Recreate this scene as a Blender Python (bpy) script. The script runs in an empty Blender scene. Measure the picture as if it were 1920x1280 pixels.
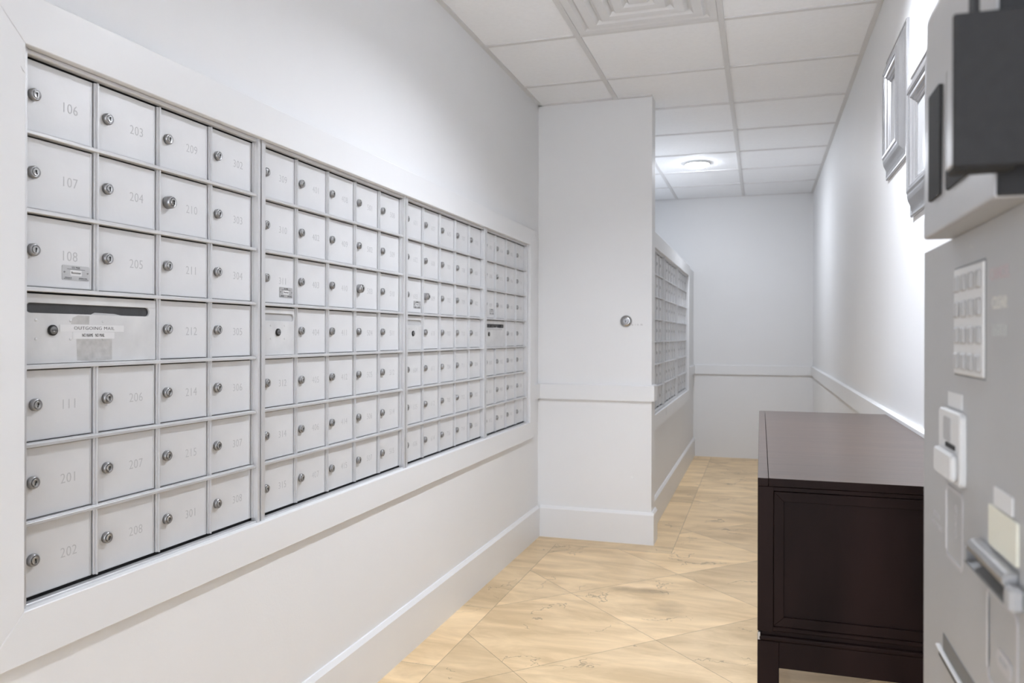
import bpy, bmesh, math, random
from mathutils import Vector, Matrix
random.seed(7)
scene = bpy.context.scene
COL = scene.collection

# ---------------------------------------------------------------- camera
CAMZ = 1.1417
cam_d = bpy.data.cameras.new('camera'); cam = bpy.data.objects.new('camera', cam_d); COL.objects.link(cam)
cam_d.sensor_width = 36.0
cam_d.lens = 1463.93 * 36.0 / 1920.0
cam_d.shift_y = -(640 - 629.57) / 1920.0
cam_d.clip_start = 0.02
cam_d.dof.use_dof = True
cam_d.dof.focus_distance = 1.9
cam_d.dof.aperture_fstop = 5.8
YAW = math.atan((1426.34 - 960) / 1463.93)
cam.matrix_world = (Matrix.Translation((0, 0, CAMZ)) @ Matrix.Rotation(YAW, 4, 'Z')
                    @ Matrix.Rotation(math.pi / 2, 4, 'X') @ Matrix.Rotation(0.0024, 4, 'Z'))
scene.camera = cam

# ---------------------------------------------------------------- world + exposure
world = bpy.data.worlds.new('world'); scene.world = world; world.use_nodes = True
bg = world.node_tree.nodes['Background']
bg.inputs[0].default_value = (0.915, 0.97, 1.08, 1); bg.inputs[1].default_value = 1.5  # even world glow, enters as fill through the added doorway
scene.view_settings.view_transform = 'Standard'
scene.view_settings.look = 'None'
scene.view_settings.gamma = 1
scene.view_settings.use_curve_mapping = False
scene.view_settings.exposure = 1.93
LAMP_FAR, LAMP_NEAR, LAMP_BACK = 58.0, 480.0, 70.0      # emission of the three ceiling lamps

# ---------------------------------------------------------------- materials
def new_mat(name):
    m = bpy.data.materials.new(name); m.use_nodes = True
    nt = m.node_tree; b = nt.nodes['Principled BSDF']
    return m, nt, b
def simple(name, col, rough=0.5, metal=0.0, bump=0.0, bscale=200.0, var=0.0, vscale=6.0, stretch=None, spec=0.5):
    m, nt, b = new_mat(name)
    b.inputs['Base Color'].default_value = (*col, 1); b.inputs['Roughness'].default_value = rough
    b.inputs['Metallic'].default_value = metal; b.inputs['Specular IOR Level'].default_value = spec
    tc = nt.nodes.new('ShaderNodeTexCoord')
    src = tc.outputs['Object']
    if stretch:
        mp = nt.nodes.new('ShaderNodeMapping'); mp.inputs['Scale'].default_value = stretch
        nt.links.new(src, mp.inputs['Vector']); src = mp.outputs['Vector']
    if var > 0:
        n = nt.nodes.new('ShaderNodeTexNoise'); n.inputs['Scale'].default_value = vscale; n.inputs['Detail'].default_value = 5
        nt.links.new(src, n.inputs['Vector'])
        r = nt.nodes.new('ShaderNodeMapRange'); r.inputs['From Min'].default_value = 0.3; r.inputs['From Max'].default_value = 0.7
        r.inputs['To Min'].default_value = 1 - var; r.inputs['To Max'].default_value = 1 + var
        nt.links.new(n.outputs['Fac'], r.inputs['Value'])
        mx = nt.nodes.new('ShaderNodeVectorMath'); mx.operation = 'SCALE'; mx.inputs[0].default_value = col
        nt.links.new(r.outputs['Result'], mx.inputs['Scale']); nt.links.new(mx.outputs[0], b.inputs['Base Color'])
    if bump > 0:
        n2 = nt.nodes.new('ShaderNodeTexNoise'); n2.inputs['Scale'].default_value = bscale; n2.inputs['Detail'].default_value = 3
        nt.links.new(src, n2.inputs['Vector'])
        bp = nt.nodes.new('ShaderNodeBump'); bp.inputs['Strength'].default_value = bump; bp.inputs['Distance'].default_value = 0.002
        nt.links.new(n2.outputs['Fac'], bp.inputs['Height']); nt.links.new(bp.outputs['Normal'], b.inputs['Normal'])
    return m

M = {}
M['wall'] = simple('wall_paint', (0.80, 0.802, 0.805), 0.55, bump=0.12, bscale=180, var=0.012, vscale=2)
M['trim'] = simple('trim_paint', (0.78, 0.782, 0.785), 0.35, bump=0.05, bscale=60, var=0.01, vscale=3)
M['tile'] = simple('ceiling_tile', (0.93, 0.945, 0.965), 0.9, bump=0.35, bscale=420, var=0.02, vscale=60)
M['tee'] = simple('ceiling_tee', (0.70, 0.70, 0.70), 0.5, var=0.01)
M['vent'] = simple('vent_paint', (0.74, 0.745, 0.75), 0.4, var=0.01)
M['door'] = simple('aluminium_door', (0.70, 0.70, 0.705), 0.42, metal=0.2, bump=0.06, bscale=120, var=0.035, vscale=9)
M['panel'] = simple('worn_aluminium', (0.64, 0.64, 0.64), 0.5, metal=0.2, bump=0.1, bscale=90, var=0.09, vscale=14)
M['bar'] = simple('aluminium_bar', (0.66, 0.66, 0.665), 0.34, metal=0.45, var=0.03, vscale=15)
M['dark'] = simple('painted_recess_shade', (0.02, 0.02, 0.021), 0.8, var=0.1)
M['slot'] = simple('slot_flap', (0.045, 0.045, 0.047), 0.55, bump=0.2, bscale=300, var=0.1, vscale=40)
M['slot_light'] = simple('light_slot_flap', (0.48, 0.48, 0.48), 0.5, var=0.05)
M['lock'] = simple('lock_steel', (0.33, 0.33, 0.335), 0.3, metal=0.85, var=0.1, vscale=60)
M['lockface'] = simple('lock_barrel', (0.5, 0.5, 0.5), 0.28, metal=0.85, var=0.08, vscale=60)
M['lockdark'] = simple('dark_lock', (0.2, 0.2, 0.2), 0.35, metal=0.6, var=0.1)
M['black'] = simple('black_hole', (0.008, 0.008, 0.008), 0.7, var=0.05)
M['ink'] = simple('engraving', (0.50, 0.50, 0.505), 0.6, var=0.05)
M['blackink'] = simple('black_ink', (0.05, 0.05, 0.05), 0.6, var=0.05)
M['label'] = simple('paper_label', (0.72, 0.72, 0.72), 0.6, var=0.02, vscale=30)
M['residue'] = simple('glue_residue', (0.47, 0.465, 0.455), 0.75, bump=0.3, bscale=150, var=0.13, vscale=60)
M['plate'] = simple('stamped_plate', (0.5, 0.5, 0.5), 0.35, metal=0.6, var=0.05, vscale=60)
M['chrome'] = simple('chrome', (0.42, 0.42, 0.42), 0.22, metal=1.0, var=0.03)
M['silver'] = simple('silver_leaf', (0.50, 0.50, 0.51), 0.27, metal=0.8, bump=0.05, bscale=60, var=0.05, vscale=12)
M['mat_board'] = simple('mat_board', (0.42, 0.42, 0.42), 0.12, var=0.02)
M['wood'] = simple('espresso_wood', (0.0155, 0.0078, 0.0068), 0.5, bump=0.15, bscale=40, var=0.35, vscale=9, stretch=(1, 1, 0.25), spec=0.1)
M['wood_sheen'] = simple('espresso_top_sheen', (0.070, 0.044, 0.032), 0.30, bump=0.08, bscale=30, var=0.25, vscale=12, stretch=(0.25, 3, 1), spec=0.6)  # same wood, base lightened to paint in the top's brown reflected sheen
M['atm'] = simple('grey_moulded_plastic', (0.37, 0.37, 0.37), 0.42, bump=0.1, bscale=500, var=0.03, vscale=8)
M['atm_silver'] = simple('silver_bezel', (0.46, 0.46, 0.465), 0.35, metal=0.35, var=0.03)
M['atm_black'] = simple('black_textured_plastic', (0.035, 0.035, 0.036), 0.7, bump=0.4, bscale=700, var=0.08, vscale=100, spec=0.15)
M['atm_mid'] = simple('mid_grey_strip', (0.13, 0.13, 0.13), 0.5, var=0.05)
M['atm_light'] = simple('light_grey_plastic', (0.62, 0.62, 0.615), 0.4, var=0.02)
M['atm_line'] = simple('decal_white', (0.62, 0.61, 0.61), 0.4, var=0.02)
M['atm_faint'] = simple('decal_pale', (0.44, 0.43, 0.435), 0.4, var=0.02)
M['red'] = simple('decal_pink', (0.42, 0.34, 0.345), 0.4, var=0.02)
M['yellow'] = simple('decal_cream', (0.56, 0.54, 0.48), 0.4, var=0.02)
M['green'] = simple('decal_green', (0.42, 0.43, 0.41), 0.4, var=0.02)
M['cream'] = simple('cream_plastic', (0.68, 0.67, 0.57), 0.45, var=0.02)
M['steel'] = simple('brushed_steel', (0.4, 0.4, 0.4), 0.28, metal=0.85, var=0.06, vscale=40)
M['key'] = simple('key_cap', (0.42, 0.42, 0.42), 0.4, metal=0.2, var=0.05)

def lamp_mat(LAMP):
    m, nt, b = new_mat('lamp_diffuser')
    b.inputs['Base Color'].default_value = (0.9, 0.9, 0.9, 1)
    b.inputs['Emission Color'].default_value = (0.93, 0.98, 1.075, 1)
    b.inputs['Emission Strength'].default_value = LAMP
    return m
M['lamp_far'] = lamp_mat(LAMP_FAR); M['lamp_near'] = lamp_mat(LAMP_NEAR); M['lamp_back'] = lamp_mat(LAMP_BACK)

def floor_mat():
    m, nt, b = new_mat('marble_floor')
    N = nt.nodes; L = nt.links
    def math_(op, a, b_=None, c=None):
        n = N.new('ShaderNodeMath'); n.operation = op
        for i, v in enumerate((a, b_, c)):
            if v is None: continue
            if isinstance(v, (int, float)): n.inputs[i].default_value = v
            else: L.new(v, n.inputs[i])
        return n.outputs[0]
    geo = N.new('ShaderNodeNewGeometry'); sep = N.new('ShaderNodeSeparateXYZ'); L.new(geo.outputs['Position'], sep.inputs[0])
    x, y = sep.outputs[0], sep.outputs[1]
    S = 0.853
    u = math_('DIVIDE', math_('SUBTRACT', math_('ADD', x, y), 1.735), S)
    v = math_('DIVIDE', math_('SUBTRACT', math_('SUBTRACT', y, x), 3.335), S)
    def cell(a): return math_('FLOOR', a)
    def edge(a):   # distance to the nearest joint, in cells
        f = math_('FRACT', a)
        return math_('MINIMUM', f, math_('SUBTRACT', 1.0, f))
    # border masks
    b1 = math_('MULTIPLY', math_('LESS_THAN', x, -1.068), math_('LESS_THAN', y, 4.35))
    b2 = math_('MULTIPLY', math_('LESS_THAN', x, -0.445), math_('GREATER_THAN', y, 4.16))
    bord = math_('MAXIMUM', b1, b2)
    yb = math_('DIVIDE', math_('SUBTRACT', y, 2.492), 0.597)
    bedge = math_('MULTIPLY', edge(yb), 0.597)
    dedge = math_('MULTIPLY', math_('MINIMUM', edge(u), edge(v)), S / math.sqrt(2))
    # border outlines
    def near(a, val): return math_('ABSOLUTE', math_('SUBTRACT', a, val))
    o1 = math_('MAXIMUM', near(x, -1.068), math_('MULTIPLY', math_('GREATER_THAN', y, 4.16), 1.0))
    o2 = math_('MAXIMUM', near(x, -0.445), math_('MULTIPLY', math_('LESS_THAN', y, 4.16), 1.0))
    o3 = math_('MAXIMUM', near(y, 4.16), math_('MAXIMUM', math_('MULTIPLY', math_('GREATER_THAN', x, -0.445), 1.0), math_('LESS_THAN', x, -1.068)))
    outl = math_('MINIMUM', math_('MINIMUM', o1, o2), o3)
    mixed = math_('ADD', math_('MULTIPLY', bord, bedge), math_('MULTIPLY', math_('SUBTRACT', 1.0, bord), dedge))
    dist = math_('MINIMUM', mixed, outl)
    joint = math_('LESS_THAN', dist, 0.0011)
    # tile hash
    cu = math_('ADD', math_('MULTIPLY', math_('SUBTRACT', 1.0, bord), cell(u)), math_('MULTIPLY', bord, 50.0))
    cv = math_('ADD', math_('MULTIPLY', math_('SUBTRACT', 1.0, bord), cell(v)), math_('MULTIPLY', bord, cell(yb)))
    cmb = N.new('ShaderNodeCombineXYZ'); L.new(cu, cmb.inputs[0]); L.new(cv, cmb.inputs[1])
    wn = N.new('ShaderNodeTexWhiteNoise'); wn.noise_dimensions = '3D'; L.new(cmb.outputs[0], wn.inputs['Vector'])
    # per tile offset of the veining
    off = N.new('ShaderNodeVectorMath'); off.operation = 'MULTIPLY_ADD'
    L.new(wn.outputs['Color'], off.inputs[0]); off.inputs[1].default_value = (9, 9, 9); L.new(geo.outputs['Position'], off.inputs[2])
    mp = N.new('ShaderNodeMapping'); mp.inputs['Scale'].default_value = (1.0, 3.2, 1); mp.inputs['Rotation'].default_value = (0, 0, 0.2)
    L.new(off.outputs[0], mp.inputs['Vector'])
    n1 = N.new('ShaderNodeTexNoise'); n1.inputs['Scale'].default_value = 2.4; n1.inputs['Detail'].default_value = 7; n1.inputs['Roughness'].default_value = 0.62; n1.inputs['Distortion'].default_value = 0.6
    L.new(mp.outputs[0], n1.inputs['Vector'])
    cr = N.new('ShaderNodeValToRGB'); e = cr.color_ramp.elements
    e[0].position = 0.36; e[0].color = (0.64, 0.46, 0.255, 1)
    e[1].position = 0.66; e[1].color = (0.90, 0.68, 0.41, 1)
    L.new(n1.outputs['Fac'], cr.inputs[0])
    tone = N.new('ShaderNodeMapRange'); tone.inputs['To Min'].default_value = 0.86; tone.inputs['To Max'].default_value = 1.08
    L.new(wn.outputs['Value'], tone.inputs['Value'])
    sc = N.new('ShaderNodeVectorMath'); sc.operation = 'SCALE'; L.new(cr.outputs[0], sc.inputs[0]); L.new(tone.outputs[0], sc.inputs['Scale'])
    # fine cracks
    nd = N.new('ShaderNodeTexNoise'); nd.inputs['Scale'].default_value = 7; nd.inputs['Detail'].default_value = 5; L.new(off.outputs[0], nd.inputs['Vector'])
    add = N.new('ShaderNodeVectorMath'); add.operation = 'MULTIPLY_ADD'; L.new(nd.outputs['Color'], add.inputs[0]); add.inputs[1].default_value = (0.35, 0.35, 0.0); L.new(off.outputs[0], add.inputs[2])
    vo = N.new('ShaderNodeTexVoronoi'); vo.feature = 'DISTANCE_TO_EDGE'; vo.inputs['Scale'].default_value = 3.0; L.new(add.outputs[0], vo.inputs['Vector'])
    crack = math_('LESS_THAN', vo.outputs['Distance'], 0.006)
    nm = N.new('ShaderNodeTexNoise'); nm.inputs['Scale'].default_value = 3.3; nm.inputs['Detail'].default_value = 2; L.new(geo.outputs['Position'], nm.inputs['Vector'])
    cm = math_('MULTIPLY', crack, math_('MULTIPLY', math_('GREATER_THAN', nm.outputs['Fac'], 0.54), 0.45))
    # two worn dark smudges
    def smudge(cx, cy, rx, ry, k):
        dx = math_('DIVIDE', math_('SUBTRACT', x, cx), rx); dy = math_('DIVIDE', math_('SUBTRACT', y, cy), ry)
        d = math_('SQRT', math_('ADD', math_('MULTIPLY', dx, dx), math_('MULTIPLY', dy, dy)))
        d = math_('ADD', d, math_('MULTIPLY', math_('SUBTRACT', nd.outputs['Fac'], 0.5), 2.2))
        r = N.new('ShaderNodeMapRange'); r.inputs['From Min'].default_value = 1.0; r.inputs['From Max'].default_value = 0.2
        r.inputs['To Min'].default_value = 0; r.inputs['To Max'].default_value = k; L.new(d, r.inputs['Value'])
        return r.outputs[0]
    sm = math_('ADD', smudge(-0.49, 3.52, 0.16, 0.05, 0.4), smudge(-0.38, 3.31, 0.10, 0.10, 0.3))
    dark = math_('MINIMUM', math_('ADD', math_('ADD', math_('MULTIPLY', joint, 0.68), cm), sm), 0.8)
    mix = N.new('ShaderNodeMix'); mix.data_type = 'RGBA'
    L.new(dark, mix.inputs[0]); L.new(sc.outputs[0], mix.inputs[6]); mix.inputs[7].default_value = (0.09, 0.055, 0.035, 1)
    L.new(mix.outputs[2], b.inputs['Base Color'])
    b.inputs['Roughness'].default_value = 0.42
    b.inputs['Specular IOR Level'].default_value = 0.4
    bp = N.new('ShaderNodeBump'); bp.inputs['Strength'].default_value = 0.25; bp.inputs['Distance'].default_value = 0.001
    L.new(math_('SUBTRACT', 1.0, dark), bp.inputs['Height']); L.new(bp.outputs[0], b.inputs['Normal'])
    return m
M['floor'] = floor_mat()

# ---------------------------------------------------------------- mesh helpers
class MB:
    """collects shapes into one mesh"""
    def __init__(self): self.bm = bmesh.new(); self.mats = []
    def mi(self, m):
        if m not in self.mats: self.mats.append(m)
        return self.mats.index(m)
    def _add(self, verts, faces, mat, bevel=0, seg=1, smooth=False):
        i = self.mi(mat)
        t = bmesh.new()
        vs = [t.verts.new(v) for v in verts]
        for f in faces: t.faces.new([vs[k] for k in f])
        bmesh.ops.recalc_face_normals(t, faces=t.faces[:])
        if bevel > 0:
            bmesh.ops.bevel(t, geom=t.edges[:], offset=bevel, segments=seg, affect='EDGES', profile=0.5)
        me = bpy.data.meshes.new('tmp'); t.to_mesh(me); t.free()
        n0 = len(self.bm.faces)
        self.bm.from_mesh(me); bpy.data.meshes.remove(me)
        self.bm.faces.ensure_lookup_table()
        for f in self.bm.faces[n0:]: f.material_index = i; f.smooth = smooth
        return self
    def box(self, x0, x1, y0, y1, z0, z1, mat, bevel=0, seg=1):
        v = [(x, y, z) for x in (x0, x1) for y in (y0, y1) for z in (z0, z1)]
        f = [(0, 1, 3, 2), (4, 6, 7, 5), (0, 4, 5, 1), (2, 3, 7, 6), (0, 2, 6, 4), (1, 5, 7, 3)]
        return self._add(v, f, mat, bevel, seg)
    def prism(self, pts, axis, a, b, mat, bevel=0, seg=1, smooth=False):
        """pts: 2D outline; axis: 'x','y','z' extrude axis"""
        def P(p, t):
            if axis == 'x': return (t, p[0], p[1])
            if axis == 'y': return (p[0], t, p[1])
            return (p[0], p[1], t)
        n = len(pts)
        v = [P(p, a) for p in pts] + [P(p, b) for p in pts]
        f = [tuple(range(n)), tuple(range(n, 2 * n))] + [(k, (k + 1) % n, n + (k + 1) % n, n + k) for k in range(n)]
        return self._add(v, f, mat, bevel, seg, smooth)
    def lathe(self, prof, axis, c, mat, seg=24, smooth=True):
        """prof: (radius, height) list along axis from centre c"""
        v = []; f = []
        for (r, h) in prof:
            for k in range(seg):
                a = 2 * math.pi * k / seg
                p, q = r * math.cos(a), r * math.sin(a)
                if axis == 'x': v.append((c[0] + h, c[1] + p, c[2] + q))
                elif axis == 'y': v.append((c[0] + p, c[1] + h, c[2] + q))
                else: v.append((c[0] + p, c[1] + q, c[2] + h))
        m = len(prof)
        for j in range(m - 1):
            for k in range(seg):
                f.append((j * seg + k, j * seg + (k + 1) % seg, (j + 1) * seg + (k + 1) % seg, (j + 1) * seg + k))
        f.append(tuple(range(seg))); f.append(tuple((m - 1) * seg + k for k in range(seg)))
        return self._add(v, f, mat, 0, 1, smooth)
    def frame(self, prof, y0, y1, z0, z1, mat, smooth=False):
        """rectangular mitred frame in the YZ plane. prof: (inset, x) closed section"""
        n = len(prof); v = []; f = []
        for (cy, cz, sy, sz) in ((y0, z0, 1, 1), (y1, z0, -1, 1), (y1, z1, -1, -1), (y0, z1, 1, -1)):
            for (ins, x) in prof: v.append((x, cy + sy * ins, cz + sz * ins))
        for k in range(4):
            k2 = (k + 1) % 4
            for j in range(n):
                j2 = (j + 1) % n
                f.append((k * n + j, k * n + j2, k2 * n + j2, k2 * n + j))
        return self._add(v, f, mat, 0, 1, smooth)
    def text(self, s, size, origin, facing, mat, space=1.0, sx=1.0, align='CENTER', thin=0.0, vertical=False, ext=0.0002):
        """facing '+x' reads towards +y, '-x' reads towards -y"""
        for (verts, faces) in [text_geo(s, size, space, align, thin, ext)]:
            out = []
            for (a, b_, c) in verts:
                a *= sx
                if vertical: a, b_ = -b_, a   # rotated a quarter turn
                if facing == '+x': out.append((origin[0] + c, origin[1] + a, origin[2] + b_))
                elif facing == '-x': out.append((origin[0] - c, origin[1] - a, origin[2] + b_))
                else: out.append((origin[0] + a, origin[1] - c, origin[2] + b_))   # '-y'
            i = self.mi(mat); vs = [self.bm.verts.new(v) for v in out]
            for fc in faces:
                try: f = self.bm.faces.new([vs[k] for k in fc]); f.material_index = i
                except ValueError: pass
        return self
    def build(self, name, parent=None, loc=None):
        me = bpy.data.meshes.new(name); self.bm.to_mesh(me); self.bm.free()
        for m in self.mats: me.materials.append(M[m])
        return link(name, me, parent, loc)
def link(name, me, parent=None, loc=None):
    o = bpy.data.objects.new(name, me); COL.objects.link(o)
    if parent: o.parent = parent
    if loc: o.location = loc
    return o
_tc = {}
def text_geo(s, size, space, align, thin, ext):
    k = (s, size, space, align, thin, ext)
    if k in _tc: return _tc[k]
    cu = bpy.data.curves.new('t', 'FONT'); cu.body = s; cu.size = size; cu.space_character = space
    cu.align_x = align; cu.align_y = 'CENTER'; cu.offset = -thin; cu.extrude = ext; cu.resolution_u = 3
    o = bpy.data.objects.new('t', cu); COL.objects.link(o)
    dg = bpy.context.evaluated_depsgraph_get(); me = o.evaluated_get(dg).to_mesh()
    r = ([tuple(v.co) for v in me.vertices], [tuple(p.vertices) for p in me.polygons])
    o.evaluated_get(dg).to_mesh_clear(); bpy.data.objects.remove(o); bpy.data.curves.remove(cu)
    _tc[k] = r
    return r
def empty(name, loc, rz=0):
    o = bpy.data.objects.new(name, None); COL.objects.link(o); o.location = loc; o.rotation_euler = (0, 0, rz)
    o.empty_display_size = 0.1
    return o
def tag(o, label, cat, group=None):
    o['label'] = label; o['category'] = cat
    if group: o['group'] = group
    return o
def struct(o, label=None):
    o['kind'] = 'structure'
    if label: o['label'] = label
    return o

# ---------------------------------------------------------------- room dimensions
H = 2.4558
XL, XR = -1.2143, 0.455
YP, YP2, XP = 4.307, 4.437, -0.5687      # column that closes the first bank
XF = -0.612                             # wall of the second bank
YB = 7.634; YN = -2.2
CX0, CX1, TS = -0.768, -0.159, 0.6096
CY0 = 3.352
Z0, Z1 = 0.669, 1.6385                  # casing opening, bank 1
C1a, C1b = 1.0174, 4.085
D2 = 0.018                              # bank 2 sits a little higher
Z0b, Z1b = 0.676, 1.668
C2a, C2b = 4.70 - 0.06, 6.937

struct(MB().box(XL - .15, XR + .15, YN, YB + .15, -.1, 0, 'floor').build('floor'), 'beige marble floor of diagonal tiles with a border')
# left wall with a real opening for the boxes
def wall_with_hole(name, xf, y0, y1, ha, hb, za, zb, lab):
    m = MB(); xb = xf - .15
    m.box(xb, xf, y0, y1, 0, za, 'wall'); m.box(xb, xf, y0, y1, zb, H + .12, 'wall')
    m.box(xb, xf, y0, ha, za, zb, 'wall'); m.box(xb, xf, hb, y1, za, zb, 'wall')
    return struct(m.build(name), lab)
wall_with_hole('wall_left', XL, YN, YP2, C1a - .012, C1b + .006, Z0 - .014, Z1 + .014, 'white painted wall holding the long mailbox bank')
struct(MB().box(XL, XP, YP, YP2, 0, H + .12, 'wall').build('wall_middle'), 'short white wall jutting out beside the mailboxes')
LEDGE = Z1b + .089
m = MB(); ya_, yb2 = C2a - .012, C2b + .006; za_, zb_ = Z0b - .014, Z1b + .014; xb_ = XF - .15
m.box(xb_, XF, YP2, YB, 0, za_, 'wall'); m.box(xb_, XF, YP2, YB, zb_, LEDGE, 'wall'); m.box(xb_, XF, YP2, ya_, za_, zb_, 'wall'); m.box(xb_, XF, yb2, YB, za_, zb_, 'wall')
m.box(XL, xb_, YP2, YB, LEDGE - .03, LEDGE, 'wall')
struct(m.build('wall_far_left'), 'lower white wall holding the far mailbox bank, open above the casing')
struct(MB().box(XL - .15, XL, YP2, YB, 0, H + .12, 'wall').build('wall_far_left_upper'), 'white wall set back above the far mailbox bank')
struct(MB().box(XL, XR, YB, YB + .15, 0, H + .12, 'wall').build('wall_back'), 'white end wall of the corridor')
struct(MB().box(XR, XR + .15, YN, YB + .15, 0, H + .12, 'wall').build('wall_right'), 'white wall along the right side')
m = MB(); m.box(XL, -1.05, YN, YN + .12, 0, H + .12, 'wall'); m.box(.3, XR, YN, YN + .12, 0, H + .12, 'wall'); m.box(-1.05, .3, YN, YN + .12, 2.2, H + .12, 'wall')  # unseen end wall, doorway added so world light fills the corridor
struct(m.build('wall_front'), 'white wall with an added doorway behind the viewer letting in fill light')

# ---------------------------------------------------------------- ceiling: tiles in a tee grid
ceil = struct(MB().box(XL - .15, XR + .15, YN, YB + .15, H + .12, H + .2, 'tile').build('ceiling'), 'suspended ceiling of white tiles')
tee = MB()
for x in (CX0, CX1): tee.box(x - .012, x + .012, YN + .12, YB, H - .002, H + .03, 'tee', .001)
js = range(-9, 8)
for j in js:
    y = CY0 + TS * j
    if y < YN + .13 or y > YB - .02: continue
    x0 = XL if (y < YP or y > YP2) else XP
    tee.box(x0, XR, y - .012, y + .012, H - .0005, H + .025, 'tee', .0006)
tee.build('ceiling_grid', ceil)
tr = MB()
tr.box(XL, XL + .021, YN + .12, YP, H - .001, H + .02, 'tee'); tr.box(XR - .021, XR, YN + .12, YB, H - .001, H + .02, 'tee')
tr.box(XL, XL + .021, YP2, YB, H - .001, H + .02, 'tee'); tr.box(XL, XR, YB - .021, YB, H - .001, H + .02, 'tee')
tr.box(XL, XP, YP - .021, YP, H - .001, H + .02, 'tee')
tr.build('wall_angle', ceil)
VENT_J = -1
LX, LY = -.078, CY0 - TS * 1.5
xs = [XL, CX0, CX1, XR]
for j in range(-9, 8):
    ya, yb = CY0 + TS * j, CY0 + TS * (j + 1)
    ya = max(ya, YN + .12); yb = min(yb, YB)
    if yb - ya < .05: continue
    for i in range(3):
        if i == 1 and j == VENT_J: continue
        xa, xb = xs[i], xs[i + 1]
        y0_, y1_ = ya, yb
        if i == 0 and y0_ < YP < y1_: y1_ = YP
        t = MB(); dz = random.uniform(0, .0015)
        if i == 2 and j in (-2, -8):     # tile cut out for a recessed light
            yc = (ya + yb) / 2; q = .053
            for (a, b, c, d) in ((xa + .003, LX - q, y0_ + .003, y1_ - .003), (LX + q, xb - .003, y0_ + .003, y1_ - .003), (LX - q, LX + q, y0_ + .003, yc - q), (LX - q, LX + q, yc + q, y1_ - .003)):
                t.box(a, b, c, d, H + .004, H + .016, 'tile')
            t.build('ceiling_tile', ceil); continue
        t.box(xa + .003, xb - .003, y0_ + .003, y1_ - .003, H + .004 + dz, H + .016, 'tile', .001)
        t.build('ceiling_tile', ceil)
        if i == 0 and ya < YP < yb:
            MB().box(XL + .003, CX0 - .003, YP2, yb - .003, H + .004, H + .016, 'tile').build('ceiling_tile', ceil)
# ceiling vent
cx, cy = (CX0 + CX1) / 2, CY0 - TS / 2
v = tag(empty('ceiling_vent', (cx, cy, H)), 'white square louvred air vent set into the ceiling tiles', 'air vent')
def zframe(mb, r0, z0, r1, z1, th, mat):
    vv = []; ff = []
    for (r, z) in ((r0, z0), (r1, z1), (r1, z1 + th), (r0, z0 + th)):
        vv += [(-r, -r, z), (r, -r, z), (r, r, z), (-r, r, z)]
    for a in range(4):
        b2 = (a + 1) % 4
        for k in range(4):
            k2 = (k + 1) % 4
            ff.append((a * 4 + k, a * 4 + k2, b2 * 4 + k2, b2 * 4 + k))
    mb._add(vv, ff, mat)
m = MB(); zframe(m, .2915, .0, .262, .0, .003, 'vent'); zframe(m, .262, 0.0, .245, .012, .003, 'vent'); m.build('vent_frame', v)
for (ro, ri) in ((.236, .200), (.168, .132), (.100, .064)):
    m = MB(); zframe(m, ro, -.004, ri, -.002, .0015, 'vent'); zframe(m, ro + .014, .011, ro, -.004, .0015, 'vent'); zframe(m, ri, -.002, ri - .013, .011, .0015, 'vent'); m.build('louver', v)
m = MB(); m.box(-.034, .034, -.034, .034, -.004, -.002, 'vent', .001); zframe(m, .046, .011, .034, -.004, .0015, 'vent'); m.build('centre_plate', v)
m = MB(); m.box(-.29, .29, -.29, .29, .0125, .018, 'vent'); m.build('backing', v)

# ceiling lamps (disc lights)
def lamp(y, lab, mat, x):
    e = tag(empty('ceiling_light', (x, y, H)), lab, 'ceiling light', 'round lights in the corridor ceiling')
    if mat == 'lamp_far':      # surface disc
        m = MB(); m.lathe([(.098, .0035), (.098, -.006), (.092, -.010), (.088, -.010)], 'z', (0, 0, 0), 'trim', 40); m.build('trim_ring', e)
        m = MB(); m.lathe([(.088, -.008), (.087, -.012), (.080, -.016), (.06, -.019), (.03, -.0205), (.002, -.021)], 'z', (0, 0, 0), mat, 40); m.build('diffuser', e)
    else:                      # recessed can
        m = MB(); m.lathe([(.066, .003), (.066, -.003), (.058, -.004), (.054, .0), (.051, .034), (.053, .036), (.067, .004)], 'z', (0, 0, 0), 'trim', 40)
        o = m.build('trim_ring', e)
        bm = bmesh.new(); bm.from_mesh(o.data); bmesh.ops.delete(bm, geom=[f for f in bm.faces if len(f.verts) > 4], context='FACES'); bm.to_mesh(o.data); bm.free()
        m = MB(); m.lathe([(.0505, .034), (.0505, .028), (.002, .026)], 'z', (0, 0, 0), mat, 40); m.build('diffuser', e)
CXM = (CX0 + CX1) / 2
lamp(CY0 + TS * 4.5, 'lit round disc light in the far part of the ceiling', 'lamp_far', CXM)
lamp(LY, 'lit recessed round light in the ceiling above the long mailbox bank', 'lamp_near', LX)
lamp(CY0 - TS * 7.5, 'lit recessed round light in the ceiling behind the viewer', 'lamp_back', LX)

# ---------------------------------------------------------------- trims
def board(mb, pts_sec, y0, y1):    # section in XZ swept along Y
    mb.prism(pts_sec, 'y', y0, y1, 'trim')
def rail_sec(xf, s, z0, z1, t=.016):
    x = lambda d: xf + s * d
    return [(x(0), z0), (x(t), z0), (x(t), z1 - .006), (x(t - .008), z1), (x(0), z1)]
BH = .176; BT = .015
def base_sec(xf, s): 
    x = lambda d: xf + s * d
    return [(x(0), 0), (x(BT), 0), (x(BT), BH - .014), (x(BT - .009), BH), (x(0), BH)]
def along_x(sec, yf, s):  # same section, wall facing -Y
    return [(yf - d, z) for (d, z) in sec]
m = MB(); board(m, base_sec(XL, 1), YN + .12, YP - BT); struct(m.build('baseboard_left'))
m = MB(); m.prism([(YP - p, z) for (p, z) in ((0, 0), (BT, 0), (BT, BH - .014), (BT - .009, BH), (0, BH))], 'x', XL + BT, XP + BT, 'trim')
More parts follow.
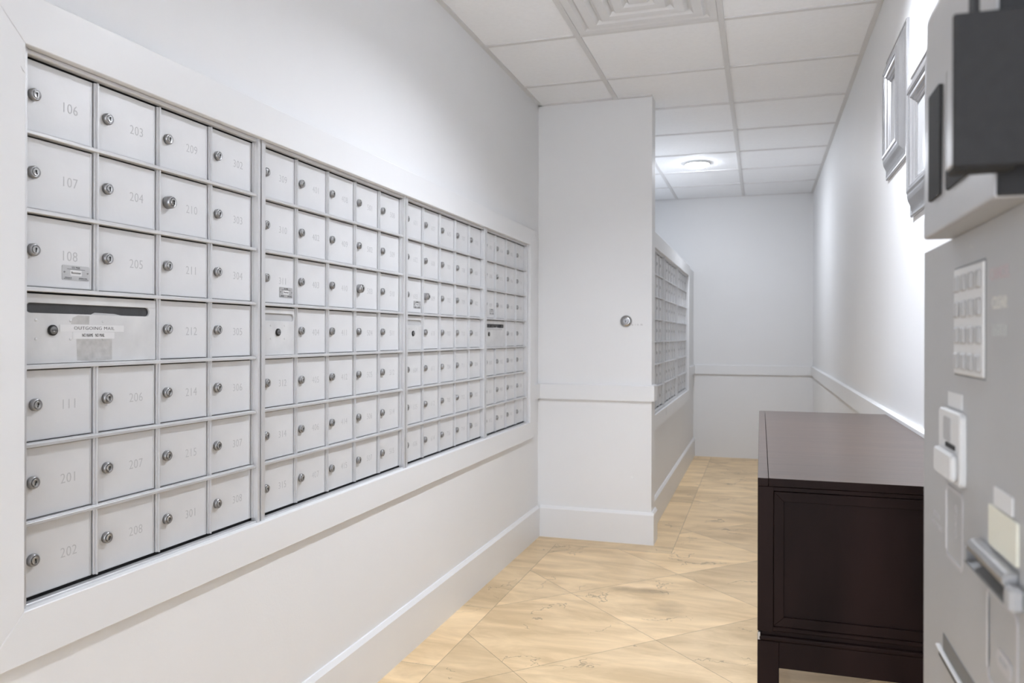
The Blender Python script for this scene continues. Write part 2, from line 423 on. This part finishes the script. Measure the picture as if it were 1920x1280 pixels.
board(m, base_sec(XP, 1), YP, YP2 + BT); struct(m.build('baseboard_middle'))
m = MB(); board(m, base_sec(XF, 1), YP2 + BT, YB); struct(m.build('baseboard_far_left'))
m = MB(); board(m, base_sec(XR, -1), YN + .12, YB); struct(m.build('baseboard_right'))
RZ0, RZ1 = .785, .873
def rsec(d): return ((0, RZ0), (d, RZ0), (d, RZ1 - .005), (d - .007, RZ1), (0, RZ1))
m = MB(); m.prism([(YP - p, z) for (p, z) in rsec(.016)], 'x', XL + .016, XP + .016, 'trim'); board(m, rail_sec(XP, 1, RZ0, RZ1), YP, YP2 - .02)
struct(m.build('trim_1'), 'white chair rail on the short jutting wall')
m = MB(); board(m, rail_sec(XL, 1, RZ0, RZ1), C1b + .095, YP - .016); struct(m.build('trim_2'), 'short piece of white chair rail beside the mailbox casing')
m = MB(); m.prism([(YB - p, z) for (p, z) in rsec(.016)], 'x', XF + .016, XR - .016, 'trim'); struct(m.build('trim_3'), 'white chair rail on the end wall')
m = MB(); board(m, rail_sec(XR, -1, RZ0, RZ1), YN + .12, YB); struct(m.build('trim_4'), 'white chair rail along the right wall')
m = MB(); board(m, rail_sec(XF, 1, RZ0, RZ1), C2b + .092, YB - .016); struct(m.build('trim_5'), 'short piece of white chair rail beside the far mailbox casing')
def casing(name, xf, y0, y1, z0, z1, w, t, lab, wl=None):
    wl = w if wl is None else wl
    m = MB(); g = .0004
    xa, xb = xf, xf + t
    def tz(pts): m.prism(pts, 'x', xa, xb, 'trim', .0012)
    tz([(y0 - wl, z1 + w), (y1 + w, z1 + w), (y1 + g, z1), (y0 - g, z1)])
    tz([(y0 - wl, z0 - w), (y1 + w, z0 - w), (y1 + g, z0), (y0 - g, z0)])
    tz([(y0 - wl, z0 - w + 2 * g), (y0, z0 + g), (y0, z1 - g), (y0 - wl, z1 + w - 2 * g)])
    tz([(y1 + w, z0 - w + 2 * g), (y1, z0 + g), (y1, z1 - g), (y1 + w, z1 + w - 2 * g)])
    return struct(m.build(name), lab)
casing('trim_6', XL, C1a, C1b, Z0, Z1, .089, .0185, 'flat white mitred casing around the long mailbox bank')
casing('trim_7', XF, C2a, C2b, Z0b, Z1b, .089, .0185, 'flat white mitred casing around the far mailbox bank')
# chipped paint on the near casing
m = MB(); m.prism([(C1a - .006, 1.628), (C1a - .001, 1.63), (C1a - .0005, 1.600), (C1a - .003, 1.596), (C1a - .002, 1.606), (C1a - .005, 1.612)], 'x', XL + .0186, XL + .0189, 'wall')
m.prism([(C1a - .010, 1.597), (C1a - .006, 1.590), (C1a - .001, 1.587), (C1a - .006, 1.592)], 'x', XL + .0186, XL + .0189, 'residue')
tag(m.build('paint_chip'), 'small chip of loose paint at the top corner of the mailbox casing', 'paint chip')

# ---------------------------------------------------------------- mailboxes
P = .1637; RP = .137
ZTOP = 1.633
_door = {}
def shared(key, fn):
    if key not in _door:
        o = fn(); _door[key] = o.data; bpy.data.objects.remove(o)
    return _door[key]
def door_mesh(w, h):
    def fn():
        m = MB()
        m.box(-.0162, -.0124, 0, w, 0, h, 'door', .0008)
        m.box(-.0129, -.0118, w - .0055, w - .0035, .002, h - .002, 'bar')       # hinge line
        m.box(-.0126, -.0116, .004, w - .006, .0012, .0028, 'bar')               # lower lip
        return m.build('door')
    return shared(('door', round(w, 4), round(h, 4)), fn)
def lock_mesh():
    def fn():
        m = MB()
        m.lathe([(.0112, 0), (.0112, .0055), (.0102, .0076), (.0080, .0086), (.0072, .0076)], 'x', (0, 0, 0), 'lock', 28)
        m.lathe([(.0068, .0070), (.0066, .0090), (.0060, .0096), (.0055, .0094)], 'x', (0, 0, 0), 'lockface', 24)
        m.box(.0090, .0099, -.0009, .0009, -.0048, .0020, 'black')
        m.lathe([(.0017, .0092), (.0017, .0099)], 'x', (0, 0, .0018), 'black', 10)
        return m.build('lock')
    return shared('lock', fn)
def cam_lock_mesh():
    def fn():
        m = MB()
        m.lathe([(.0098, 0), (.0098, .003), (.0088, .0042), (.0074, .0036)], 'x', (0, 0, 0), 'black', 28)
        m.lathe([(.0072, .003), (.0072, .0046), (.0066, .005)], 'x', (0, 0, 0), 'lockdark', 24)
        m.box(.0046, .0053, -.0052, .0052, -.0007, .0007, 'black')
        m.prism([(-.0022, -.001), (.0022, -.001), (0, -.0036)], 'x', .0048, .0052, 'lockface')
        return m.build('lock')
    return shared('camlock', fn)
def stadium(y0, y1, z0, z1, n=8):
    r = (z1 - z0) / 2; zc = (z0 + z1) / 2; p = []
    for k in range(n + 1):
        a = -math.pi / 2 + math.pi * k / n; p.append((y1 - r + r * math.cos(a), zc + r * math.sin(a)))
    for k in range(n + 1):
        a = math.pi / 2 + math.pi * k / n; p.append((y0 + r + r * math.cos(a), zc + r * math.sin(a)))
    return p

def mailbox_unit(x, S, ncol, label, group, numbers, out_cols, right, ztop=ZTOP, rp=RP, plate=True, big=(), out_kind=None, pitch=P):
    """x = front plane of the dividers, S = left end, local frame: x outwards, y along the wall, z up"""
    zb = ztop - 7 * rp                                   # world height of the bottom rail line
    base = zb - .012
    e = tag(empty('mailbox_unit', (x, S, base)), label, 'mailbox unit', group)
    O = .0125; W = O - .0025 + ncol * pitch + right; HT = ztop + .012 - base
    L = lambda z: z - base
    # body: back, sides, top, bottom
    m = MB()
    m.box(-.115, -.112, 0, W, 0, HT, 'dark'); m.box(-.112, -.014, 0, .003, 0, HT, 'dark'); m.box(-.112, -.014, W - .003, W, 0, HT, 'dark')
    m.box(-.112, -.014, 0, W, 0, .003, 'dark'); m.box(-.112, -.014, 0, W, HT - .003, HT, 'dark'); m.box(-.023, -.0195, .003, W - .003, .003, HT - .003, 'dark')  # near-black backing plate paints shade into the gaps around the doors
    m.build('housing', e)
    # outer frame: stiles + rails (proud of the grid)
    m = MB()
    m.box(-.014, .006, 0, .0155, 0, HT, 'bar', .0008)
    m.box(-.014, .003, .0125, .0165, .004, HT - .004, 'bar', .0005)
    m.box(-.014, .006, W - .0085, W, 0, HT, 'bar', .0008)
    m.box(-.014, .0045, .0155, W - .0085, 0, .0050, 'bar', .0008)
    m.box(-.014, .0015, .0155, W - .0085, .0045, .0115, 'bar', .0006)
    m.box(-.014, .0045, .0155, W - .0085, HT - .0040, HT, 'bar', .0008)
    m.box(-.014, .0010, .0155, W - .0085, HT - .0150, HT - .0060, 'bar', .0012)
    m.build('outer_frame', e)
    # horizontal bars
    for k in range(1, 7):
        z = L(ztop - rp * k); m = MB()
        m.box(-.0175, .0008, .0155, W - .0085, z - .0038, z + .0024, 'bar', .0009)
        m.box(-.0175, -.0030, .0155, W - .0085, z + .0020, z + .0042, 'bar', .0006)
        m.build('horizontal_bar', e)
    # vertical dividers
    for c in range(1, ncol + 1):
        y = O + pitch * c; m = MB()
        segs = [(zb + .006, ztop - .006)]
        if c - 1 in out_cols and c in out_cols:
            segs = [(zb + .006, ztop - rp * 4 - .004), (ztop - rp * 3 + .004, ztop - .006)]
        for (a, b) in segs:
            m.box(-.0175, -.0038, y - .0010, y + .0022, L(a), L(b), 'bar', .0006)
            m.box(-.0175, -.0090, y - .0040, y - .0008, L(a), L(b), 'bar', .0006)
        m.build('divider', e)
    dh = rp - .0122
    lm = lock_mesh()
    for c in range(ncol):
        for r in range(7):
            if r == 3 and c in out_cols: continue
            y0 = O + pitch * c + .0036; y1 = O + pitch * (c + 1) - .0060
            z0 = L(ztop - rp * (r + 1)) + .0058
            d = link('door', door_mesh(y1 - y0, dh), e, (0, y0, z0))
            k = link('lock', lm, d, (-.0124, .0250 + random.uniform(-.0006, .0006), dh / 2 + .0015))
            if (c, r) in big: k.scale = (2.0, 1.22, 1.22)
            elif c == 0 and r == 4 and out_cols: k.location.y += .004
            k.rotation_euler = (random.uniform(-.35, .25), 0, 0)
            s = numbers(c, r) if numbers else None
            if s:
                t = MB(); t.text(s, .0262, (0, 0, 0), '+x', 'ink', 1.06, .92, thin=.0002)
                t.build('number', d, (-.0124, .1082 - .0058, dh / 2 - .0035))
            if plate and r == 2 and c == 0:
                t = MB(); t.prism(rounded(-.0305, .0305, -.0140, .0140, .003), 'x', 0, .0009, 'plate')
                t.prism(rounded(-.0135, .0125, -.0052, .0052, .001), 'x', .0009, .0014, 'label')
                t.text('U.S. MAIL', .0046, (.0010, 0, .0102), '+x', 'blackink')
                t.box(.0009, .0012, -.020, .020, .0066, .0074, 'blackink')
                t.text('Bommer', .0062, (.0015, 0, .0004), '+x', 'blackink')
                t.text('APPROVED BY', .0024, (.0010, -.017, -.0092), '+x', 'blackink'); t.text('MANUFACTURED', .0024, (.0010, .016, -.0092), '+x', 'blackink')
                t.box(.0009, .0012, -.027, -.010, -.0120, -.0112, 'blackink'); t.box(.0009, .0012, .006, .028, -.0120, -.0112, 'blackink')
                for q in (-.026, .026): t.lathe([(.0016, .0008), (.0012, .0022)], 'x', (0, q, .001), 'chrome', 10)
                t.build('maker_plate', d, (-.0124, .1235 - .0036 - .0035, .0295))
    # outgoing mail panel
    if out_cols:
        y0 = O + pitch * out_cols[0] + .0036; y1 = O + pitch * (out_cols[-1] + 1) - .0060; w = y1 - y0
        z0 = L(ztop - rp * 4) + .0050
        p = MB()
        n = 8; sa, sb = (.010, w - .018); za, zz = .0905, .1085
        if len(out_cols) == 1: sa, sb, za, zz = .004, w - .003, .0895, .1095
        # front plate with a real slot: plate below, plate above, ends + curved slot ends
        p.box(-.0138, -.0100, 0, w, 0, za, 'panel', .0005); p.box(-.0138, -.0100, 0, w, zz, dh, 'panel', .0005)
        r = (zz - za) / 2; zc = (za + zz) / 2
        for (yc, sgn, ye) in ((sa + r, -1, 0.0), (sb - r, 1, w)):
            pts = [(yc + sgn * r * math.sin(math.pi * k / n), zc + r * math.cos(math.pi * k / n)) for k in range(n + 1)]
            pts = pts + [(ye, za), (ye, zz)]
            p.prism(pts, 'x', -.0138, -.0100, 'panel')
        pan = p.build('outgoing_mail_panel', e, (0, y0, z0))
        f = MB(); f.box(-.0160, -.0142, .002, w - .002, za - .006, zz + .006, 'slot' if len(out_cols) > 1 else 'slot_light')
        if len(out_cols) > 1:
            f.prism([(sa + .14, za - .001), (sa + .152, za + .004), (sa + .20, za + .003), (sa + .225, za - .001)], 'x', -.0142, -.0136, 'slot_light')
        f.build('slot_flap', pan)
        lk = link('lock', cam_lock_mesh(), pan, (-.0100, .0635 if len(out_cols) > 1 else .076, .0600))
        if out_kind == 'far': lk.location.y = .070
        rv = MB()
        spots = [(.030, .078), (.103, .078), (.178, .078), (.030, .044), (.103, .044), (.178, .044)] if len(out_cols) > 1 else [(.045, .078), (.108, .078), (.045, .043), (.108, .043)]
        for (a, b) in spots: rv.lathe([(.0028, 0), (.0026, .0005), (.0012, .0009)], 'x', (-.0100, a, b), 'panel', 12)
        rv.build('rivets', pan)
        if out_kind == 'near':
            t = MB(); t.box(-.0100, -.0094, .0795, .2300, .0580, .0705, 'label'); t.text('OUTGOING MAIL', .0088, (-.0093, .158, .0642), '+x', 'blackink', 1.1, 1.28, thin=.0001); t.build('outgoing_mail_label', pan)
            t = MB(); t.box(-.0100, -.0092, .1080, .2060, .0445, .0570, 'label'); t.text('NO NAME', .0090, (-.0091, .141, .0508), '+x', 'blackink', 1.0, .62); t.text('NO MAIL', .0090, (-.0091, .170, .0508), '+x', 'blackink', 1.0, .62); t.build('no_name_label', pan)
            t = MB(); t.prism([(.1165, .0440), (.2000, .0440), (.2005, .0030), (.155, -.0010 + .002), (.118, .0035), (.1175, .02)], 'x', -.0100, -.0098, 'residue')
            t.prism([(.104, .0715), (.145, .0715), (.146, .088), (.12, .0885), (.108, .084)], 'x', -.0100, -.0098, 'residue'); t.build('glue_residue', pan)
        if out_kind == 'far':
            t = MB()
            for (a, b, c2, d2) in ((.02, .05, .092, .108), (.055, .085, .094, .108), (.10, .13, .092, .106), (.16, .175, .092, .100), (.205, .22, .092, .101), (.24, .26, .094, .107)):
                t.prism([(a, c2), (b, c2 + .002), (b - .004, d2), (a + .005, d2 - .003)], 'x', -.0142, -.0090, 'slot')
            t.build('torn_tape', pan)
            t = MB(); t.box(-.0100, -.0096, .01, w - .05, .080, .088, 'slot_light'); t.build('tape_strip', pan)
    return e, W
def rounded(y0, y1, z0, z1, r, n=5):
    p = []
    for (cy_, cz_, a0) in ((y1 - r, z1 - r, 0), (y0 + r, z1 - r, 1), (y0 + r, z0 + r, 2), (y1 - r, z0 + r, 3)):
        for k in range(n + 1):
            a = math.pi / 2 * (a0 + k / n); p.append((cy_ + r * math.cos(a), cz_ + r * math.sin(a)))
    return p

C = [[106, 107, 108, None, 111, 201, 202], [203, 204, 205, None, 206, 207, 208], [209, 210, 211, 212, 214, 215, 301], [302, 303, 304, 305, 306, 307, 308],
     [309, 310, 311, None, 312, 314, 315], [401, 402, 403, 404, 405, 406, 407], [408, 409, 410, 411, 412, 414, 415], [501, 502, 503, 504, 505, 506, 507], [508, 509, 510, 511, 512, 514, 515],
     [601, 602, 603, None, 604, 605, 606], [607, 608, 609, 610, 611, 612, 614], [615, 701, 702, 703, 704, 705, 706], [707, 708, 709, 710, 711, 712, 714], [715, 801, 802, 803, 804, 805, 806],
     [807, 808, 809, None, 810, 811, 812], [814, 815, 901, None, 902, 903, 904], [905, 906, 907, 908, 909, 910, 911], [912, 914, 915, 916, 917, 918, 919]]
def nums(c0): return lambda c, r: (str(C[c0 + c][r]) if C[c0 + c][r] else None)
G1 = 'mailbox units of the long bank'
G2 = 'aluminium mailbox units in the far bank'
mailbox_unit(XL, 1.0163, 4, 'nearest aluminium mailbox unit, four columns wide with an OUTGOING MAIL label', G1, nums(0), (0, 1), .0105, big=((2, 1),), out_kind='near')
mailbox_unit(XL, 1.6975, 5, 'five-column mailbox unit starting with box 309, beside the nearest unit', G1, nums(4), (0,), .0145, big=((3, 2),))
mailbox_unit(XL, 2.5450, 5, 'third mailbox unit of the long bank, five columns wide beside the farthest unit', G1, nums(9), (0,), .0145, big=((1, 2),))
mailbox_unit(XL, 3.3960, 4, 'farthest unit of the long mailbox bank, four columns beside the jutting wall', G1, nums(14), (0, 1), .0125, out_kind='far')
RPb = .1388; ZTb = 1.6625
mailbox_unit(XF, 4.707, 3, 'nearest mailbox unit of the far bank, partly hidden by the jutting wall', G2, None, (), .0145, ztop=ZTb, rp=RPb, plate=False, pitch=.165)
mailbox_unit(XF, 5.232, 5, 'middle mailbox unit of the far bank', G2, None, (), .0145, ztop=ZTb, rp=RPb, plate=False)
mailbox_unit(XF, 6.082, 5, 'farthest mailbox unit of the far bank, nearest the end wall', G2, None, (), .0145, ztop=ZTb, rp=RPb, plate=False)
# small tag hanging below the far bank
m = MB(); m.box(0, .002, 0, .022, -.045, 0, 'label', .0005)
o = m.build('paper_tag', None, (XF + .0187, 5.215, Z0b - .004)); tag(o, 'small pale tag taped under the far mailbox bank', 'tag')

# ---------------------------------------------------------------- key cylinder on the jutting wall
e = tag(empty('key_cylinder', (-.7096, YP, 1.2246)), 'round chrome key cylinder set in the short jutting wall', 'lock')
m = MB(); m.lathe([(.0325, 0), (.0325, -.004), (.030, -.010), (.022, -.015), (.0185, -.015)], 'y', (0, 0, 0), 'chrome', 40); m.build('collar', e)
m = MB(); m.lathe([(.0180, -.010), (.0180, -.019), (.0165, -.021), (.012, -.021)], 'y', (0, 0, 0), 'lock', 32); m.box(-.0015, .0015, -.0222, -.0205, -.007, .005, 'black'); m.build('barrel', e)
m = MB()
for (a, w_, z) in ((.030, .010, -.020), (.048, .006, -.018), (.060, .010, -.019), (.078, .014, -.019)):
    m.prism([(a, z - .004), (a + w_, z - .005), (a + w_ - .002, z + .003), (a + .002, z + .005)], 'y', -.0006, 0, 'atm_line')
o = m.build('scuff_marks', None, (-.7096 + .0, YP, 1.2246)); tag(o, 'faint smudged marks on the wall right of the key cylinder', 'smudge')

# ---------------------------------------------------------------- picture frames
def picture(yf, yn, z0, z1, lab):
    xb = XR
    e = tag(empty('picture_frame', (xb, (yf + yn) / 2, z0)), lab, 'picture frame', 'silver picture frames on the right wall')
    h = z1 - z0; hw = (yf - yn) / 2
    # section (inset from the outside edge, distance out of the wall)
    outer = [(0, 0), (0, .007), (.003, .010), (.007, .010), (.009, .007), (.013, .0075), (.022, .010), (.034, .016), (.046, .024), (.056, .0275), (.062, .0285), (.068, .0320), (.075, .0325), (.079, .029), (.079, 0)]
    inner = [(.079, 0), (.079, .0265), (.083, .0275), (.088, .0255), (.090, .020), (.095, .0205), (.099, .017), (.101, .012), (.107, .012), (.109, .008), (.109, 0)]
    m = MB(); m.frame([(a, -b) for (a, b) in outer], -hw, hw, 0, h, 'silver'); m.build('moulding', e)
    m = MB(); m.frame([(a, -b) for (a, b) in inner], -hw, hw, 0, h, 'silver'); m.build('inner_beading', e)
    m = MB(); m.box(-.006, -.001, -hw + .105, hw - .105, .105, h - .105, 'mat_board'); m.build('picture', e)
picture(3.2155, 2.785, 1.7258, 2.172, 'silver framed picture on the right wall, the higher and farther of two')
picture(2.712, 2.281, 1.5150, 1.955, 'silver framed picture on the right wall, lower and partly behind the cash machine')

# ---------------------------------------------------------------- dark sideboard
SX0, SX1, SY0, SY1, SZ = -.005, .4375, 1.655, 3.15, .857
e = tag(empty('sideboard', ((SX0 + SX1) / 2, (SY0 + SY1) / 2, 0)), 'dark espresso wooden sideboard standing against the right wall', 'sideboard')
OX, OY = (SX0 + SX1) / 2, (SY0 + SY1) / 2
w2, l2 = (SX1 - SX0) / 2, (SY1 - SY0) / 2
m = MB(); m.box(-w2 + .0212, w2, -l2, l2, .8405, SZ - .0006, 'wood', .0006); m.box(-w2 + .0215, w2 - .0004, -l2 + .0004, l2 - .0004, SZ - .0007, SZ, 'wood_sheen'); m.build('top', e)
m = MB(); m.box(-w2, -w2 + .0203, -l2, l2, .8405, SZ - .0008, 'wood', .0006); m.box(-w2 + .0004, -w2 + .0200, -l2 + .0004, l2 - .0004, SZ - .0009, SZ - .0002, 'wood_sheen'); m.build('top_edge', e)
m = MB(); m.box(-w2 + .022, w2 - .002, -l2 + .010, l2 - .003, .548, .840, 'wood', .001)
m.box(-w2, -w2 + .0305, -l2, -l2 + .02, .5480, .8402, 'wood', .001)
m.box(-w2 + .0205, w2, -l2 + .0025, -l2 + .02, .8310, .8395, 'wood', .0008)
m.build('carcass', e)
# framed end panel facing the viewer
m = MB()
ya, yb_ = -l2 + .001, -l2 + .014
x0, x1, z0, z1 = -w2 + .0312, w2 - .001, .5600, .8300
fw = .0190
def mitre(m, x0, x1, z0, z1, fw, ya, yb, mat):
    m.prism([(x0, z1), (x1, z1), (x1 - fw, z1 - fw), (x0 + fw, z1 - fw)], 'y', ya, yb, mat, .0006)
    m.prism([(x0, z0), (x1, z0), (x1 - fw, z0 + fw), (x0 + fw, z0 + fw)], 'y', ya, yb, mat, .0006)
    m.prism([(x0, z0), (x0 + fw, z0 + fw), (x0 + fw, z1 - fw), (x0, z1)], 'y', ya, yb, mat, .0006)
    m.prism([(x1, z0), (x1 - fw, z0 + fw), (x1 - fw, z1 - fw), (x1, z1)], 'y', ya, yb, mat, .0006)
mitre(m, x0, x1, z0, z1, fw, ya, yb_, 'wood'); m.box(x0 + .01, x1 - .01, -l2 + .0065, -l2 + .012, z0 + .01, z1 - .01, 'wood'); m.build('end_panel', e)
m = MB(); m.box(-w2 + .008, w2 - .002, -l2 + .008, l2 - .003, .536, .5485, 'wood'); m.box(-w2 + .003, w2, -l2 + .001, l2 - .001, .5490, .5585, 'wood', .002)
m.box(-w2 + .002, w2, -l2 - .001, l2 - .001, .5295, .5395, 'wood', .003, 2); m.build('waist_moulding', e)
m = MB(); m.box(-w2 + .040, w2 - .040, -l2 + .003, -l2 + .022, .4755, .5290, 'wood', .001); m.box(-w2 + .040, w2 - .040, l2 - .022, l2 - .003, .4755, .5290, 'wood', .001)
m.box(-w2 + .003, -w2 + .022, -l2 + .040, l2 - .040, .4755, .5290, 'wood', .001); m.box(w2 - .022, w2 - .003, -l2 + .040, l2 - .040, .4755, .5290, 'wood', .001); m.build('apron', e)
for (a, b) in ((-1, -1), (-1, 1), (1, -1), (1, 1)):
    m = MB(); lw = .0415
    xa = -w2 if a < 0 else w2 - lw; yy = -l2 if b < 0 else l2 - lw
    m.box(xa, xa + lw, yy, yy + lw, 0, .5288, 'wood', .001); m.build('leg', e)
for k in range(3):
    m = MB(); dl = (2 * l2 - .05) / 3; y0 = -l2 + .025 + dl * k
    m.box(-w2 + .002, -w2 + .021, y0 + .002, y0 + dl - .002, .563, .836, 'wood', .001)
    m.build('drawer_front', e)
m = MB(); m.box(-w2 + .0005, -w2 + .0055, -l2 - .0006, -l2 + .004, .5300, .5455, 'steel', .0005); m.build('corner_clip', e)
e.location = (OX, OY, 0)

# ---------------------------------------------------------------- cash machine (foreground, out of focus)
AX = .188; AY0, AY1 = .600, 1.058
e = tag(empty('cash_machine', (0, 0, 0)), 'grey cash machine with keypad and black screen shield in the right foreground', 'cash machine')
m = MB(); m.prism([(AX + .006, AY0), (AX, AY0 + .006), (AX, AY1 - .010), (AX + .004, AY1 - .002), (AX + .012, AY1), (.438, AY1), (.438, AY0)], 'z', 0, 1.2425, 'atm')
m.build('body', e)
HY0, HY1 = .6466, .9103
m = MB(); m.prism([(.438, 1.243), (.162, 1.243), (.1645, 1.469), (.1742, 1.495), (.200, 1.53), (.438, 1.56)], 'y', HY0 + .004, HY1, 'atm_silver', .003, 2)
m.build('screen_housing', e)
m = MB(); m.prism([(.432, 1.2445), (.1635, 1.2445), (.166, 1.468), (.176, 1.493), (.201, 1.527), (.432, 1.555)], 'y', HY0 - .001, HY0 + .0045, 'atm_black', .001); m.build('side_cover', e)
m = MB(); m.prism(rounded(.8250, .874, 1.2765, 1.3815, .003), 'x', .1600, .1660, 'atm_black'); m.build('side_display', e)
m = MB(); m.prism(rounded(.662, .800, 1.275, 1.385, .004), 'x', .1605, .1660, 'atm_black'); m.build('screen', e)
m = MB(); m.box(.1295, .205, .6200, .6250, 1.2617, 1.3700, 'atm_black', .001)
m.box(.1300, .1700, .6250, .6475, 1.2640, 1.3690, 'atm_silver', .001); m.box(.131, .17, .6250, .6475, 1.2605, 1.2640, 'atm_black', .0006); m.build('privacy_shield', e)
m = MB(); m.box(.1440, .1475, .627, .645, 1.3690, 1.42, 'atm_black', .001); m.prism([(.1440, 1.415), (.1475, 1.415), (.166, 1.440), (.164, 1.446)], 'y', .627, .645, 'atm_black'); m.build('shield_bracket', e)
# keypad
m = MB(); m.box(AX - .002, AX + .003, .7790, .8885, 1.1050, 1.2094, 'atm_light', .0015)
m.box(AX - .0005, AX + .003, .7775, .8900, 1.1035, 1.2109, 'atm_mid'); kp = m.build('keypad', e)
for r in range(4):
    for c in range(4):
        yc = .8885 - .0137 - c * .0270; zc = 1.2094 - .0155 - r * .0253
        m = MB(); m.box(-.0022, .001, -.0085, .0085, -.0082, .0082, 'key', .0016)
        m.build('key', kp, (AX - .002, yc, zc))
for (s, z, mt) in (('CANCEL', 1.1945, 'red'), ('CLEAR', 1.1700, 'yellow'), ('ENTER', 1.1470, 'green')):
    m = MB(); m.text(s, .0150, (AX - .0002, .737, z), '-x', mt, 1.0, .98); m.build('key_legend', e)
m = MB(); m.box(AX - .0008, AX + .001, .8590, .9190, 1.0700, 1.0850, 'atm_light'); m.build('blank_sticker', e)
# card reader
m = MB(); m.prism(rounded(.8435, .9370, .9960, 1.0675, .006), 'x', AX - .006, AX + .001, 'atm_light', .0015)
m.prism(rounded(.880, .912, 1.036, 1.060, .004), 'x', AX - .0066, AX - .0059, 'key')
m.prism(rounded(.851, .930, 1.000, 1.027, .005), 'x', AX - .0125, AX - .006, 'atm_light', .002); m.box(AX - .0072, AX - .0058, .862, .900, 1.0300, 1.0345, 'black')
m.build('card_reader', e)
def outline(mb, y0, y1, z0, z1, t, mat, r):
    a = rounded(y0, y1, z0, z1, r); b = rounded(y0 + t, y1 - t, z0 + t, z1 - t, max(r - t, .001)); n = len(a)
    v = [(AX - .0009, p[0], p[1]) for p in a] + [(AX - .0009, p[0], p[1]) for p in b] + [(AX + .001, p[0], p[1]) for p in a] + [(AX + .001, p[0], p[1]) for p in b]
    f = []
    for k in range(n):
        k2 = (k + 1) % n
        f += [(k, k2, n + k2, n + k), (2 * n + k, 2 * n + k2, k2, k), (n + k, n + k2, 3 * n + k2, 3 * n + k)]
    mb._add(v, f, mat)
m = MB(); outline(m, .8560, .9270, .9110, .9880, .0040, 'atm_faint', .008); m.box(AX - .0013, AX, .9232, .9272, .919, .980, 'atm_line'); m.text('CARD', .0130, (AX - .0002, .8860, .9560), '-x', 'atm_faint', 1, 1, vertical=True); m.build('card_decal', e)
m = MB(); m.text('INSERT', .0085, (AX - .0002, .9750, .9430), '-x', 'atm_faint', 1, 1.15); m.text('YOUR CARD', .0085, (AX - .0002, .9740, .9315), '-x', 'atm_faint', 1, 1.15); m.build('instruction_text', e)
# labels + receipt outlet
m = MB(); m.prism(rounded(.6975, .7485, 1.0010, 1.0165, .0015), 'x', AX - .0012, AX + .001, 'atm_light'); m.build('white_label', e)
m = MB(); m.prism(rounded(.6840, .7610, .9655, .9995, .002), 'x', AX - .002, AX + .001, 'cream'); m.build('cream_label', e)
m = MB(); m.prism([(AX, .962), (AX - .008, .961), (AX - .012, .957), (AX - .011, .951), (AX - .004, .949), (AX, .950)], 'y', .6850, .7950, 'steel', .001)
m.prism([(AX, .9400), (AX - .009, .9370), (AX - .009, .9350), (AX, .9370)], 'y', .6900, .8150, 'atm_mid', .0006); m.box(AX - .001, AX + .001, .690, .815, .936, .952, 'atm_mid')
m.box(AX - .009, AX, .8080, .8150, .934, .950, 'steel', .001); m.box(AX - .010, AX + .001, .670, .688, .934, .953, 'atm', .003); m.build('receipt_outlet', e)
m = MB(); outline(m, .6850, .7690, .8450, .9290, .0040, 'atm_faint', .009); m.box(AX - .0013, AX, .7650, .7690, .858, .922, 'atm_line')
m.prism(stadium(.7000, .7400, .8700, .8860), 'x', AX - .0010, AX, 'atm_faint'); m.text('RECEIPT', .0065, (AX - .0012, .720, .878), '-x', 'atm'); m.build('receipt_decal', e)
# cash slot
m = MB(); m.box(AX - .0008, AX + .001, .61, .9400, .8060, .8240, 'atm_mid'); m.box(AX - .004, AX + .001, .61, .9620, .8020, .8050, 'atm_light', .0008); m.box(AX - .0008, AX + .001, .61, .9600, .7930, .8010, 'black'); m.build('cash_slot', e)
